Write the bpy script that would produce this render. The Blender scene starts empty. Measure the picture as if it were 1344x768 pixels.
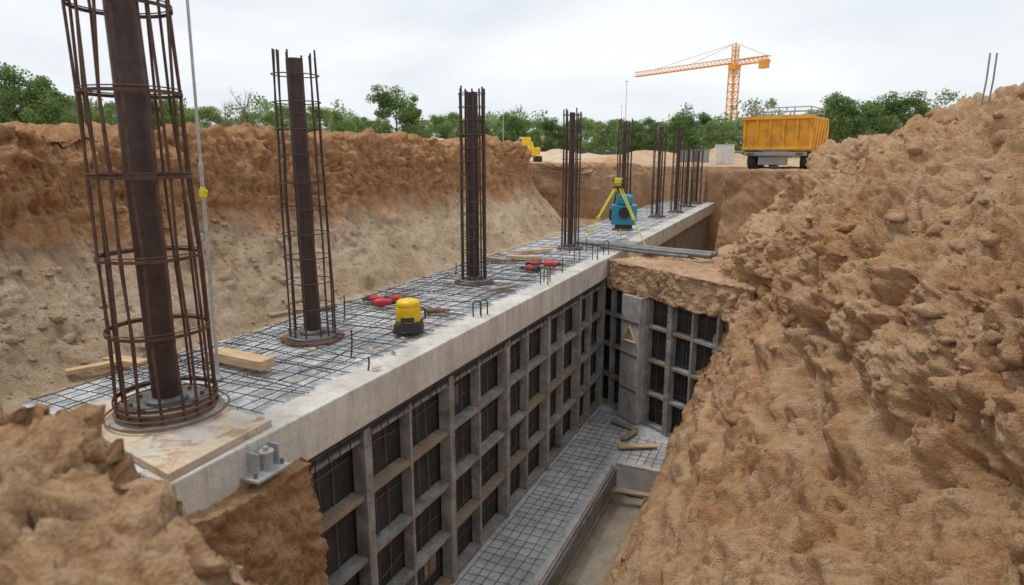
import bpy, bmesh, math, random
import numpy as np
from mathutils import Vector, Matrix
random.seed(7); rng=np.random.default_rng(11)
scene=bpy.context.scene
COL=scene.collection
# ------------------------------------------------------------------ helpers
class MB:
    def __init__(s): s.v=[]; s.f=[]
    def add(s,vs,fs):
        o=len(s.v); s.v+= [tuple(v) for v in vs]; s.f+=[tuple(i+o for i in f) for f in fs]
    def box(s,c,size,rot=None,taper=1.0):
        x,y,z=[a/2 for a in size]
        vs=[Vector((sx*x*(taper if sz>0 else 1),sy*y*(taper if sz>0 else 1),sz*z)) for sz in(-1,1) for sy in(-1,1) for sx in(-1,1)]
        if rot is not None: vs=[rot@v for v in vs]
        c=Vector(c)
        s.add([v+c for v in vs],[(0,2,3,1),(4,5,7,6),(0,1,5,4),(2,6,7,3),(0,4,6,2),(1,3,7,5)])
    def cyl(s,p0,p1,r0,r1=None,n=10,cap=True):
        if r1 is None: r1=r0
        p0=Vector(p0);p1=Vector(p1);d=(p1-p0).normalized()
        up=Vector((0,0,1)) if abs(d.z)<.9 else Vector((1,0,0))
        a=d.cross(up).normalized();b=d.cross(a)
        vs=[]
        for p,r in((p0,r0),(p1,r1)):
            for i in range(n):
                t=2*math.pi*i/n; vs.append(p+a*math.cos(t)*r+b*math.sin(t)*r)
        fs=[(i,i+n,(i+1)%n+n,(i+1)%n) for i in range(n)]
        if cap: fs+=[tuple(range(n)),tuple(reversed(range(n,2*n)))]
        s.add(vs,fs)
    def tube(s,pts,r,n=6):
        pts=[Vector(p) for p in pts]
        rs=r if isinstance(r,(list,tuple)) else [r]*len(pts)
        vs=[];prev=None
        for k,p in enumerate(pts):
            d=(pts[min(k+1,len(pts)-1)]-pts[max(k-1,0)]).normalized()
            if prev is None:
                up=Vector((0,0,1)) if abs(d.z)<.9 else Vector((1,0,0)); a=d.cross(up).normalized()
            else: a=(prev-d*prev.dot(d)).normalized()
            prev=a;b=d.cross(a)
            for i in range(n):
                t=2*math.pi*i/n; vs.append(p+a*math.cos(t)*rs[k]+b*math.sin(t)*rs[k])
        fs=[]
        for k in range(len(pts)-1):
            for i in range(n):
                fs.append((k*n+i,k*n+(i+1)%n,(k+1)*n+(i+1)%n,(k+1)*n+i))
        fs+=[tuple(reversed(range(n))),tuple(range((len(pts)-1)*n,len(pts)*n))]
        s.add(vs,fs)
    def torus(s,c,R,r,N=32,n=6,tilt=0.0):
        vs=[];c=Vector(c)
        for i in range(N):
            t=2*math.pi*i/N
            for j in range(n):
                p=2*math.pi*j/n
                x=(R+r*math.cos(p))*math.cos(t); y=(R+r*math.cos(p))*math.sin(t)
                vs.append(c+Vector((x,y,r*math.sin(p)+tilt*x)))
        s.add(vs,[(i*n+j,((i+1)%N)*n+j,((i+1)%N)*n+(j+1)%n,i*n+(j+1)%n) for i in range(N) for j in range(n)])
    def lathe(s,prof,c=(0,0,0),n=28,closed=False):
        c=Vector(c);vs=[]
        for r,z in prof:
            for i in range(n):
                t=2*math.pi*i/n; vs.append(c+Vector((r*math.cos(t),r*math.sin(t),z)))
        m=len(prof);fs=[]
        for k in range(m if closed else m-1):
            k2=(k+1)%m
            for i in range(n):
                fs.append((k*n+i,k*n+(i+1)%n,k2*n+(i+1)%n,k2*n+i))
        if not closed: fs+=[tuple(reversed(range(n))),tuple(range((m-1)*n,m*n))]
        s.add(vs,fs)
    def prism(s,poly,z0,z1):
        n=len(poly)
        vs=[(x,y,z0) for x,y in poly]+[(x,y,z1) for x,y in poly]
        s.add(vs,[tuple(reversed(range(n))),tuple(range(n,2*n))]+[(i,(i+1)%n,(i+1)%n+n,i+n) for i in range(n)])
    def wheel(s,c,R,w,axis='x',n=32):
        cx,cy,cz=c;pr=[(R*.6,-w/2),(R*.88,-w/2),(R*.98,-w*.36),(R,0),(R*.98,w*.36),(R*.88,w/2),(R*.6,w/2)]
        vs=[]
        for r,z_ in pr:
            for i in range(n):
                a=2*math.pi*i/n
                vs.append((cx+z_,cy+r*math.cos(a),cz+r*math.sin(a)) if axis=='x' else (cx+r*math.cos(a),cy+z_,cz+r*math.sin(a)))
        s.add(vs,[(k*n+i,k*n+(i+1)%n,((k+1)%7)*n+(i+1)%n,((k+1)%7)*n+i) for k in range(7) for i in range(n)])
def setp(o,label=None,category=None,kind=None,group=None):
    if label:o["label"]=label
    if category:o["category"]=category
    if kind:o["kind"]=kind
    if group:o["group"]=group
def mk(name,mb,mat,parent=None,loc=(0,0,0),rot=(0,0,0),smooth=False,bevel=0,**p):
    me=bpy.data.meshes.new(name); me.from_pydata(mb.v,[],mb.f); me.update()
    me.materials.append(mat)
    o=bpy.data.objects.new(name,me); COL.objects.link(o)
    o.location=loc;o.rotation_euler=rot
    if parent: o.parent=parent
    if bevel:
        m=o.modifiers.new('b','BEVEL');m.width=bevel;m.segments=2;m.limit_method='ANGLE'
    if smooth:
        me.polygons.foreach_set('use_smooth',[True]*len(me.polygons))
        bm=bmesh.new();bm.from_mesh(me)
        for e in bm.edges:
            if len(e.link_faces)==2 and e.calc_face_angle(0)>math.radians(40): e.smooth=False
        bm.to_mesh(me);bm.free()
    setp(o,**p); return o
def empty(name,loc=(0,0,0),rot=(0,0,0),**p):
    o=bpy.data.objects.new(name,None);COL.objects.link(o);o.location=loc;o.rotation_euler=rot
    o.empty_display_size=.2; setp(o,**p);return o
def copy_thing(root,loc,rot=None,scale=None,label=None):
    n=root.copy();COL.objects.link(n);n.location=loc
    if rot is not None:n.rotation_euler=rot
    if scale is not None:n.scale=scale
    if label:n["label"]=label
    for c in root.children:
        k=c.copy();COL.objects.link(k);k.parent=n
    return n
# ------------------------------------------------------------------ numpy noise
def _h(ix,iy,iz,seed):
    h=(ix.astype(np.int64)*374761393+iy.astype(np.int64)*668265263+iz.astype(np.int64)*1274126177+seed*974634777)&0xffffffff
    h=((h^(h>>13))*1274126177)&0xffffffff
    h=((h^(h>>16))*2246822519)&0xffffffff
    return ((h^(h>>15))&0xffffff)/float(0xffffff)
def vnoise(P,seed=0):
    F=np.floor(P);f=P-F;u=f*f*f*(f*(f*6-15)+10);I=F.astype(np.int64)
    r=0
    for dx in(0,1):
        wx=u[:,0] if dx else 1-u[:,0]
        for dy in(0,1):
            wy=u[:,1] if dy else 1-u[:,1]
            for dz in(0,1):
                wz=u[:,2] if dz else 1-u[:,2]
                r=r+wx*wy*wz*_h(I[:,0]+dx,I[:,1]+dy,I[:,2]+dz,seed)
    return r*2-1
R0=np.array([[.36,.48,-.8],[-.8,.6,0],[.48,.64,.6]])
def fbm(P,o=4,seed=0,gain=.5,ridge=False):
    a=1;s=0;Q=P@R0
    for k in range(o):
        n=vnoise(Q,seed+k*7)
        if ridge:n=1-2*np.abs(n)
        s=s+a*n;a*=gain;Q=(Q@R0.T)*2.07+3.1
    return s
def sstep(x,a,b):
    t=np.clip((x-a)/(b-a),0,1);return t*t*(3-2*t)
def cells(P,seed=0,edge=.36):
    F=np.floor(P).astype(np.int64);f=P-F;n=len(P);b1=np.full(n,9.);b2=np.full(n,9.);fv=np.zeros(n)
    for dx in(-1,0,1):
        for dy in(-1,0,1):
            for dz in(-1,0,1):
                a,b,c=F[:,0]+dx,F[:,1]+dy,F[:,2]+dz
                ox=f[:,0]-dx-_h(a,b,c,seed);oy=f[:,1]-dy-_h(a,b,c,seed+1);oz=f[:,2]-dz-_h(a,b,c,seed+2)
                d=ox*ox+oy*oy+oz*oz
                m=d<b1
                v=ox*(_h(a,b,c,seed+3)-.5)+oy*(_h(a,b,c,seed+4)-.5)+oz*(_h(a,b,c,seed+5)-.5)
                v=v*1.5+_h(a,b,c,seed+6)
                fv=np.where(m,v,fv);b2=np.where(m,b1,np.minimum(b2,d));b1=np.where(m,d,b1)
    b1=np.sqrt(b1);b2=np.sqrt(b2)
    return b1,b2,fv*sstep(b2-b1,0,edge)
def rough(A,k=1.0):
    wv=np.stack([fbm(A*2.3,3,201),fbm(A*2.3,3,211),fbm(A*2.3,3,221)],1)
    m1=sstep(fbm(A*.8,3,90),-.3,.7);m2=sstep(fbm(A*1.3,3,95),-.4,.55);m3=sstep(fbm(A*1.9,3,97),-.7,.3)
    _,_,f1=cells((A+wv*.11)*2.1,3)
    _,_,f2=cells((A+wv*.07)*5.6,13)
    _,_,f3=cells((A+wv*.03)*14,23)
    _,_,f4=cells(A*29,33)
    n4=fbm(A*3.2,6,60,.64)
    return k*(.155*f1*m1+.078*f2*m2+.034*f3*m3+.012*f4+.05*n4-.075)
# ------------------------------------------------------------------ materials
def newmat(name):
    m=bpy.data.materials.new(name);m.use_nodes=True;nt=m.node_tree;nt.nodes.clear()
    o=nt.nodes.new('ShaderNodeOutputMaterial');b=nt.nodes.new('ShaderNodeBsdfPrincipled')
    nt.links.new(b.outputs[0],o.inputs[0]);return m,nt,b
def nnoise(nt,co,scale,detail=6,rough=.6,dist=0):
    n=nt.nodes.new('ShaderNodeTexNoise');n.inputs['Scale'].default_value=scale;n.inputs['Detail'].default_value=detail
    n.inputs['Roughness'].default_value=rough;n.inputs['Distortion'].default_value=dist
    nt.links.new(co,n.inputs['Vector']);return n.outputs['Fac']
def ramp(nt,fac,stops):
    r=nt.nodes.new('ShaderNodeValToRGB');e=r.color_ramp.elements
    while len(e)<len(stops): e.new(.5)
    for i,(p,c) in enumerate(stops): e[i].position=p;e[i].color=(*c,1) if len(c)==3 else c
    nt.links.new(fac,r.inputs[0]);return r.outputs[0]
def mix(nt,fac,a,b,typ='MIX'):
    m=nt.nodes.new('ShaderNodeMixRGB');m.blend_type=typ
    for i,x in((0,fac),(1,a),(2,b)):
        if isinstance(x,(int,float)): m.inputs[i].default_value=x
        elif isinstance(x,tuple): m.inputs[i].default_value=(*x,1)
        else: nt.links.new(x,m.inputs[i])
    return m.outputs[0]
def math_(nt,op,a,b=None):
    m=nt.nodes.new('ShaderNodeMath');m.operation=op
    for i,x in((0,a),(1,b)):
        if x is None: continue
        if isinstance(x,(int,float)): m.inputs[i].default_value=x
        else: nt.links.new(x,m.inputs[i])
    return m.outputs[0]
def bump(nt,b,h,dist,strength=1):
    n=nt.nodes.new('ShaderNodeBump');n.inputs['Distance'].default_value=dist;n.inputs['Strength'].default_value=strength
    nt.links.new(h,n.inputs['Height']);nt.links.new(n.outputs[0],b.inputs['Normal']);return n
def coord(nt,kind='Object'):
    if kind=='World':
        return nt.nodes.new('ShaderNodeNewGeometry').outputs['Position']
    return nt.nodes.new('ShaderNodeTexCoord').outputs[kind]
def mapping(nt,co,sc):
    m=nt.nodes.new('ShaderNodeMapping');m.inputs['Scale'].default_value=sc;nt.links.new(co,m.inputs['Vector']);return m.outputs[0]

def soil(name,dark,mid,light,upper=None,split=1.2,scratch=False,bd=.035,point=True):
    m,nt,b=newmat(name);co=coord(nt,'World')
    n1=nnoise(nt,co,.9,4,.6,.4);n2=nnoise(nt,co,5,6,.7);n3=nnoise(nt,co,60,3,.7)
    c=ramp(nt,n2,[(.30,dark),(.5,mid),(.72,light)])
    c=mix(nt,ramp(nt,n1,[(.38,(0,0,0)),(.62,(1,1,1))]),mix(nt,.30,c,dark),mix(nt,.40,c,light))
    if upper:
        g=nt.nodes.new('ShaderNodeNewGeometry');s=nt.nodes.new('ShaderNodeSeparateXYZ');nt.links.new(g.outputs['Position'],s.inputs[0])
        z=math_(nt,'ADD',s.outputs[2],math_(nt,'MULTIPLY',n1,1.3))
        z=math_(nt,'ADD',z,math_(nt,'MULTIPLY',n2,.7))
        f=nt.nodes.new('ShaderNodeMapRange');f.inputs[1].default_value=split+.78;f.inputs[2].default_value=split+1.15
        nt.links.new(z,f.inputs[0])
        cu=ramp(nt,n2,[(.28,upper[0]),(.5,upper[1]),(.74,upper[2])])
        c=mix(nt,f.outputs[0],c,cu)
    sp=ramp(nt,n3,[(.34,(.70,.66,.62)),(.52,(1,1,1))])
    c=mix(nt,.7,c,sp,'MULTIPLY')
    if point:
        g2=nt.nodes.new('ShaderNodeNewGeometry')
        pr=ramp(nt,g2.outputs['Pointiness'],[(.38,(.38,.29,.23)),(.465,(.88,.84,.80)),(.50,(1.0,1.0,1.0))])  # darkens crevices by pointiness: redder soil tone plus occlusion shade painted in
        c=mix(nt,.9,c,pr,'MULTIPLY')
    nt.links.new(c,b.inputs['Base Color']);b.inputs['Roughness'].default_value=.95
    b.inputs['Specular IOR Level'].default_value=.12
    v=nt.nodes.new('ShaderNodeTexVoronoi');v.inputs['Scale'].default_value=55;nt.links.new(co,v.inputs['Vector'])
    h=math_(nt,'ADD',math_(nt,'MULTIPLY',nnoise(nt,co,16,6,.78),1.5),math_(nt,'MULTIPLY',v.outputs[0],-.30))
    if scratch:
        h=math_(nt,'ADD',h,math_(nt,'MULTIPLY',nnoise(nt,mapping(nt,co,(6,9,.7)),1.5,4,.6),1.1))
    bump(nt,b,h,bd);return m
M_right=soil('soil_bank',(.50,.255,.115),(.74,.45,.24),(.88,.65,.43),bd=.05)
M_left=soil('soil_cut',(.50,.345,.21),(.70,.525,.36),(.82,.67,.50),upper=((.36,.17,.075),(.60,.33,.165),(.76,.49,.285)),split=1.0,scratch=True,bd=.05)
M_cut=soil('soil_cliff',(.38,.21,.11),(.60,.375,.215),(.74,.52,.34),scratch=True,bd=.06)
M_far=soil('soil_plain',(.42,.25,.14),(.60,.41,.26),(.72,.55,.38),point=False)
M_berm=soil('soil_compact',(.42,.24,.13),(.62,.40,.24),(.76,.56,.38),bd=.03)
M_sand=soil('sand',(.56,.41,.27),(.72,.56,.39),(.82,.68,.51),point=False)

def concrete(name,a,b_,c_,scale=2.5,wet=0,rough=.75,bd=.006,board=False,stain=False):
    m,nt,b=newmat(name);co=coord(nt,'World')
    n1=nnoise(nt,co,scale,6,.65,.6);n2=nnoise(nt,co,scale*14,4,.7);n3=nnoise(nt,mapping(nt,co,(1,1,.25)),scale*3,4,.6)
    c=ramp(nt,n1,[(.3,a),(.5,b_),(.7,c_)])
    c=mix(nt,.45,c,ramp(nt,n2,[(.3,(.74,.74,.74)),(.6,(1,1,1))]),'MULTIPLY')
    c=mix(nt,.35,c,ramp(nt,n3,[(.35,(.62,.59,.55)),(.6,(1,1,1))]),'MULTIPLY')
    if stain:
        n4=nnoise(nt,co,2.6,7,.72,1.6)
        c=mix(nt,ramp(nt,n4,[(.46,(0,0,0)),(.56,(.85,.85,.85))]),c,(.29,.30,.315))
        n5=nnoise(nt,co,6,5,.7,.5)
        c=mix(nt,ramp(nt,n5,[(.58,(0,0,0)),(.68,(.75,.75,.75))]),c,(.38,.30,.22))
    h=math_(nt,'ADD',n2,math_(nt,'MULTIPLY',n1,1.5))
    if board:
        s=nt.nodes.new('ShaderNodeSeparateXYZ');nt.links.new(co,s.inputs[0])
        w=math_(nt,'FRACT',math_(nt,'MULTIPLY',s.outputs[2],6.6))
        l=ramp(nt,w,[(.0,(.62,.6,.56)),(.06,(1,1,1)),(.95,(1,1,1))])
        c=mix(nt,.3,c,l,'MULTIPLY')
        y=math_(nt,'FRACT',math_(nt,'MULTIPLY',s.outputs[1],.41))
        l2=ramp(nt,y,[(.0,(.45,.43,.4)),(.006,(1,1,1)),(.95,(1,1,1))])
        c=mix(nt,.8,c,l2,'MULTIPLY')
        n6=nnoise(nt,mapping(nt,co,(3,3,.5)),2.2,7,.75)
        c=mix(nt,ramp(nt,n6,[(.50,(0,0,0)),(.66,(.75,.75,.75))]),c,(.40,.35,.285))
        n7=nnoise(nt,co,16,3,.6)
        c=mix(nt,ramp(nt,n7,[(.66,(0,0,0)),(.72,(.35,.35,.35))]),c,(.25,.23,.21))
    nt.links.new(c,b.inputs['Base Color'])
    r=ramp(nt,n1,[(.35,(rough-wet,)*3),(.6,(rough,)*3)]);nt.links.new(r,b.inputs['Roughness'])
    bump(nt,b,h,bd);return m
M_slab=concrete('concrete_wet_top',(.46,.475,.49),(.63,.65,.67),(.80,.815,.83),1.6,.52,.66,.012,stain=True)
M_beam=concrete('concrete_face',(.56,.53,.475),(.71,.685,.635),(.81,.79,.75),1.6,0,.85,.007,True)
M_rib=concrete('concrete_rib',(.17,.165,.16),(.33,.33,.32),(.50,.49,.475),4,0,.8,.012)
M_pier=concrete('concrete_pier',(.33,.325,.31),(.48,.47,.45),(.63,.61,.58),4,0,.85,.010)
M_ledge=concrete('concrete_footing',(.38,.39,.40),(.56,.57,.58),(.72,.73,.73),1.8,.35,.7,.01)
M_mud=concrete('mud_floor',(.30,.235,.165),(.44,.37,.285),(.58,.52,.43),1.6,.4,.7,.04)
M_grout=concrete('grout',(.24,.22,.20),(.38,.36,.33),(.50,.48,.44),6,0,.8)
def metal(name,a,b_,scale=8,metallic=.6,rough=.5,bd=.002):
    m,nt,b=newmat(name);co=coord(nt,'Object')
    n=nnoise(nt,co,scale,6,.7);n2=nnoise(nt,co,scale*6,3,.6)
    c=ramp(nt,n,[(.35,a),(.65,b_)]);c=mix(nt,.4,c,ramp(nt,n2,[(.35,(.6,.6,.6)),(.6,(1,1,1))]),'MULTIPLY')
    nt.links.new(c,b.inputs['Base Color']);b.inputs['Metallic'].default_value=metallic
    rr=ramp(nt,n2,[(.3,(rough,)*3),(.7,(min(1,rough+.25),)*3)]);nt.links.new(rr,b.inputs['Roughness'])
    bump(nt,b,n2,bd);return m
M_pipe=metal('dark_oxidised_pipe',(.062,.042,.040),(.10,.07,.063),7,.45,.36,.0008)
M_bar=metal('rusty_rebar',(.08,.045,.032),(.17,.09,.06),9,.3,.6)
M_bar2=metal('dark_rebar',(.065,.048,.042),(.13,.09,.075),9,.3,.6)
M_black=metal('black_rebar',(.045,.043,.043),(.11,.10,.095),6,.3,.55)
M_plate=metal('steel_plate',(.14,.145,.15),(.26,.265,.27),5,.5,.45)
M_rustring=metal('rust_ring',(.18,.085,.045),(.33,.17,.09),8,.2,.75)
M_galv=metal('galvanised_steel',(.45,.47,.48),(.64,.66,.67),7,.5,.4)
M_dull=metal('dull_steel',(.20,.205,.20),(.36,.36,.35),5,.2,.7)
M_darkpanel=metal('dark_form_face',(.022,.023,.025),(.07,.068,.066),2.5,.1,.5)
def paint(name,c,rough=.45,dirt=.5,scale=5):
    m,nt,b=newmat(name);co=coord(nt,'Object')
    n=nnoise(nt,co,scale,6,.7)
    d=tuple(x*.55+y*.15 for x,y in zip(c,(.35,.22,.12)))
    cc=ramp(nt,n,[(.38,d),(.55,c)]);cc=mix(nt,dirt,c,cc)
    nt.links.new(cc,b.inputs['Base Color']);b.inputs['Roughness'].default_value=rough
    bump(nt,b,nnoise(nt,co,scale*10,3),.001);return m
M_yel=paint('yellow_plastic',(.88,.56,.01),.35);M_orange=paint('orange_paint',(.82,.40,.03),.5,.8,2)
M_crane=paint('crane_paint',(.82,.38,.05),.5,.4,.3)
M_blk=paint('black_rubber',(.025,.025,.028),.55);M_red=paint('red_plastic',(.62,.03,.035),.4)
M_redcloth=paint('red_fabric',(.50,.04,.045),.85,.6,9);M_blkcloth=paint('black_fabric',(.035,.035,.04),.9)
M_blue=paint('blue_plastic',(.02,.30,.50),.35,.35);M_white=paint('white_paint',(.68,.69,.69),.5,.6)
M_grey=paint('grey_paint',(.28,.29,.30),.5,.6);M_brown=paint('brown_leather',(.20,.08,.045),.7)
M_lime=paint('lime_tripod',(.80,.72,.03),.4,.3);M_lime2=paint('yellow_band',(.85,.78,.03),.4,.1)
M_glass=paint('dark_glass',(.02,.03,.035),.1,.1);M_dark=paint('dark_chassis_paint',(.07,.072,.075),.6,.5)
def wood(name,a,b_,stain=None):
    m,nt,b=newmat(name);co=coord(nt,'Object')
    n=nnoise(nt,mapping(nt,co,(2.5,26,26)),1.6,6,.65,.8);n2=nnoise(nt,co,3,5,.6)
    c=ramp(nt,n,[(.3,a),(.65,b_)]);c=mix(nt,.45,c,ramp(nt,n2,[(.35,(.6,.56,.52)),(.6,(1,1,1))]),'MULTIPLY')
    if stain:
        n4=nnoise(nt,co,2.2,7,.7,1.0);c=mix(nt,ramp(nt,n4,[(.47,(0,0,0)),(.58,(.85,.85,.85))]),c,(.50,.485,.46))
        n5=nnoise(nt,co,4.5,7,.7,1.0);c=mix(nt,ramp(nt,n5,[(.53,(0,0,0)),(.62,(.8,.8,.8))]),c,(.36,.22,.12))
    nt.links.new(c,b.inputs['Base Color']);b.inputs['Roughness'].default_value=.75;bump(nt,b,n,.004);return m
M_wood=wood('pine_timber',(.48,.31,.15),(.72,.53,.32));M_ply=wood('plywood',(.58,.44,.28),(.78,.64,.47),True)
M_oldwood=wood('weathered_timber',(.22,.165,.11),(.42,.33,.235))
def leafmat(name,a,b_,c_):
    m,nt,b=newmat(name);g=nt.nodes.new('ShaderNodeNewGeometry')
    n=nnoise(nt,coord(nt,'World'),.7,3,.6)
    ri=g.outputs['Random Per Island']
    f=math_(nt,'ADD',math_(nt,'MULTIPLY',n,.7),math_(nt,'MULTIPLY',ri,.30))
    c=ramp(nt,f,[(.25,a),(.5,b_),(.8,c_)])
    nt.links.new(c,b.inputs['Base Color']);b.inputs['Roughness'].default_value=.7
    t=nt.nodes.new('ShaderNodeBsdfTranslucent');nt.links.new(c,t.inputs[0])
    mx=nt.nodes.new('ShaderNodeMixShader');mx.inputs[0].default_value=.35
    out=[x for x in nt.nodes if x.type=='OUTPUT_MATERIAL'][0]
    nt.links.new(b.outputs[0],mx.inputs[1]);nt.links.new(t.outputs[0],mx.inputs[2]);nt.links.new(mx.outputs[0],out.inputs[0])
    return m
M_leaf=leafmat('foliage',(.09,.15,.045),(.16,.26,.075),(.26,.38,.13))
M_leaf2=leafmat('foliage_pale',(.13,.21,.07),(.23,.34,.11),(.34,.45,.18))
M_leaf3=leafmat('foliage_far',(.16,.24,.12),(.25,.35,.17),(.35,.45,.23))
M_bark=metal('bark',(.12,.10,.085),(.24,.21,.17),5,0,.9)
# ------------------------------------------------------------------ terrain sweep
ST=[]
def st(Y,*k): ST.append((Y,[(a,b) for a,b in k]))
F=.3
LB=((-7.75,2.27),(-7.45,1.28))
st(-120,(-400,F),(-25,F),(-12,F),(-10,F),(-8,F),(-6,F),(-4,F),(-3,F),(-1,F),(.5,F),(2,F),(5,F),(14,F),(400,F))
st(-3,(-400,2),(-25,2.2),*LB,(-6.2,.3),(-5,.4),(-3.2,.8),(-2.2,.8),(-1,.3),(1.4,.2),(2.2,.8),(4.5,2.4),(14,3),(400,1.6))
st(.6,(-400,2),(-25,2.2),*LB,(-6.3,.1),(-4.8,.75),(-3,1.08),(-2.05,1.03),(-1.3,.66),(1.2,.0),(1.95,.8),(4.2,2.3),(14,3),(400,1.6))
st(1.24,(-400,2),(-25,2.2),*LB,(-6.3,.1),(-4.8,.75),(-3,1.20),(-2.0,1.17),(-1.34,.84),(1.0,-.35),(1.95,.85),(4.2,2.3),(14,3),(400,1.6))
st(1.62,(-400,2),(-25,2.2),*LB,(-6.3,.1),(-5,.2),(-3.3,.42),(-2.4,.40),(-1.6,.05),(.9,-.6),(1.95,.9),(4.2,2.3),(14,3),(400,1.6))
st(2.12,(-400,2),(-25,2.2),*LB,(-6.25,0),(-5.5,-.10),(-3.25,-.14),(-3.15,-1.5),(-2.2,-2.6),(1.1,-.5),(1.95,.9),(4.2,2.2),(14,3),(400,1.6))
st(2.7,(-400,2),(-25,2.2),*LB,(-6.2,-.08),(-5.5,-.17),(-3.24,-.27),(-3.14,-3.6),(-2.0,-3.62),(1.2,-.4),(1.95,.9),(4.2,2.1),(14,3),(400,1.6))
st(3.56,(-400,2),(-25,2.2),*LB,(-6.15,-.1),(-5.5,-.17),(-3.26,-.30),(-3.16,-3.6),(-2.0,-3.62),(1.25,-.35),(1.95,.9),(4.0,2.0),(14,3),(400,1.6))
def std(Y,topL,midL,toeL,toeR,fm,lip,cr,k12=(14,3),s3=(-3.85,-3.65),k1=(-25,2.3)):
    st(Y,(-400,1.7),k1,topL,midL,toeL,(-5.5,-.17),(-3.9,-.3),s3,toeR,fm,lip,cr,k12,(400,1.6))
std(3.68,*LB,(-6.15,-.1),(-2,-3.62),(1.25,-.35),(1.95,.9),(3.6,1.9),(8,3.4))
std(5.45,*LB,(-6.15,-.1),(-2,-3.62),(.85,-.25),(1.4,1.0),(2.9,2.0),(7,3.5))
std(8,(-7.75,2.29),(-7.45,1.25),(-6.15,-.1),(-2,-3.62),(.15,-.2),(.55,1.0),(1.8,2.25),(4.5,3.6))
std(10.3,(-7.7,2.33),(-7.4,1.25),(-6.15,-.1),(-2,-3.62),(-.62,-.2),(-.3,.90),(.8,2.1),(3.0,3.1))
std(12,(-7.7,2.33),(-7.35,1.25),(-6.15,-.1),(-2,-3.62),(-1.15,-.5),(-.9,.6),(.1,2.0),(2.6,2.8))
std(12.95,(-7.7,2.33),(-7.35,1.25),(-6.15,-.1),(-1.9,-3.62),(-1.4,-.6),(-.9,.3),(.35,1.98),(3,2.75))
std(13.1,(-7.7,2.33),(-7.35,1.25),(-6.15,-.1),(-1.9,-.25),(-1.5,-.1),(-.85,.2),(.40,1.98),(3,2.7),s3=(-3.8,-.3))
std(14.0,(-7.7,2.33),(-7.35,1.25),(-6.15,-.1),(-1.8,-.25),(-1.2,-.12),(-.4,.05),(.8,1.95),(4,2.6),s3=(-3.8,-.3))
std(14.6,(-7.65,2.33),(-7.3,1.25),(-6.15,-.1),(-1.8,-.25),(-1.2,-.12),(-.2,.02),(.9,1.9),(5,2.5),s3=(-3.8,-.3))
std(14.8,(-7.65,2.33),(-7.3,1.25),(-6.15,-.1),(-1.75,-2.5),(-1.65,-.15),(-.2,.02),(.9,1.85),(5,2.5),s3=(-3.85,-2.5))
std(15.5,(-7.6,2.3),(-7.25,1.25),(-6.15,-.1),(-1.75,-2.5),(-1.7,-.1),(-.2,.05),(.9,1.8),(6,2.3),s3=(-3.85,-2.5))
std(15.75,(-7.6,2.3),(-7.25,1.25),(-6.15,-.1),(-1.75,-2.5),(-1.74,.3),(-1.68,1.62),(.2,1.66),(8,2.0),s3=(-3.85,-2.5))
std(17.8,(-7.5,2.3),(-7.2,1.2),(-6.2,-.1),(-1.75,-2.5),(-1.7,.3),(-1.6,1.53),(0,1.5),(8,1.8),s3=(-3.85,-2.5))
L=(-1.75,-2.5),(-1.7,.3),(-1.6,1.5),(0,1.5),(8,1.6)
std(18.9,(-9.6,2.1),(-9.4,1.1),(-9.0,-.1),*L,s3=(-3.85,-2.5),k1=(-25,2.2))
std(20.4,(-9.6,1.75),(-9.4,1.0),(-9.0,-.1),*L,s3=(-3.85,-2.5),k1=(-25,1.7))
std(20.9,(-6.7,1.6),(-6.4,1.2),(-6.2,-.1),*L,s3=(-3.85,-2.5),k1=(-25,1.5))
std(28.6,(-6.7,1.6),(-6.4,1.2),(-6.1,-.1),*L,s3=(-3.85,-2.5),k1=(-25,1.5))
G=1.5
for Y in(28.95,900): st(Y,(-500,G),(-25,G),(-6.7,G),(-6.4,G),(-6.1,G),(-5.5,G),(-3.9,G),(-3.85,G),(-1.75,G),(-1.7,G),(-1.6,G),(0,G),(8,G),(500,G))
SY=np.array([s[0] for s in ST]);SK=np.array([s[1] for s in ST])
Ys=np.concatenate([np.linspace(-120,-3,6)[:-1],np.arange(-3,.6,.12),np.arange(.6,6,.019),np.arange(6,13,.027),np.arange(13,15.4,.06),np.arange(15.4,15.8,.015),np.arange(15.8,20.3,.07),np.arange(20.3,21,.03),np.arange(21,28.5,.2),np.arange(28.5,29.05,.03),np.array([29.5,31,33,36,40,45,50,56,62,66,72,80,95,120,160,220,320,450,650,900])])
cnt=[6,30,54,84,16,26,120,30,134,84,110,140,10]
tt=[];seg=[]
for i,c in enumerate(cnt):
    for j in range(c): tt.append(i+j/c);seg.append(i)
tt.append(13.0);seg.append(12);tt=np.array(tt);NC=len(tt);NR=len(Ys)
K=np.stack([[np.interp(Ys,SY,SK[:,k,d]) for d in(0,1)] for k in range(14)])
i0=np.minimum(tt.astype(int),12);fr=tt-i0
fr=np.where(i0==11,fr**1.3,fr);fr=np.where(i0==1,1-(1-fr)**2.2,fr)
fr=np.where(i0==0,1-(1-fr)**2,fr);fr=np.where(i0==12,fr**2,fr)
X=(K[i0,0,:]*(1-fr)[:,None]+K[i0+1,0,:]*fr[:,None]).T
Z=(K[i0,1,:]*(1-fr)[:,None]+K[i0+1,1,:]*fr[:,None]).T
def sm(Aa,a,b_,n):
    for _ in range(n):
        Aa[:,a:b_]=(Aa[:,a-1:b_-1]+Aa[:,a:b_]*2+Aa[:,a+1:b_+1])/4
ca=int(np.argmax(tt>8.3));cb=int(np.argmax(tt>11.9))
sm(X,ca,cb,30);sm(Z,ca,cb,30)
P=np.stack([X,np.repeat(Ys[:,None],NC,1),Z],-1)
dr=np.gradient(P,axis=0);dc=np.gradient(P,axis=1)
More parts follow.
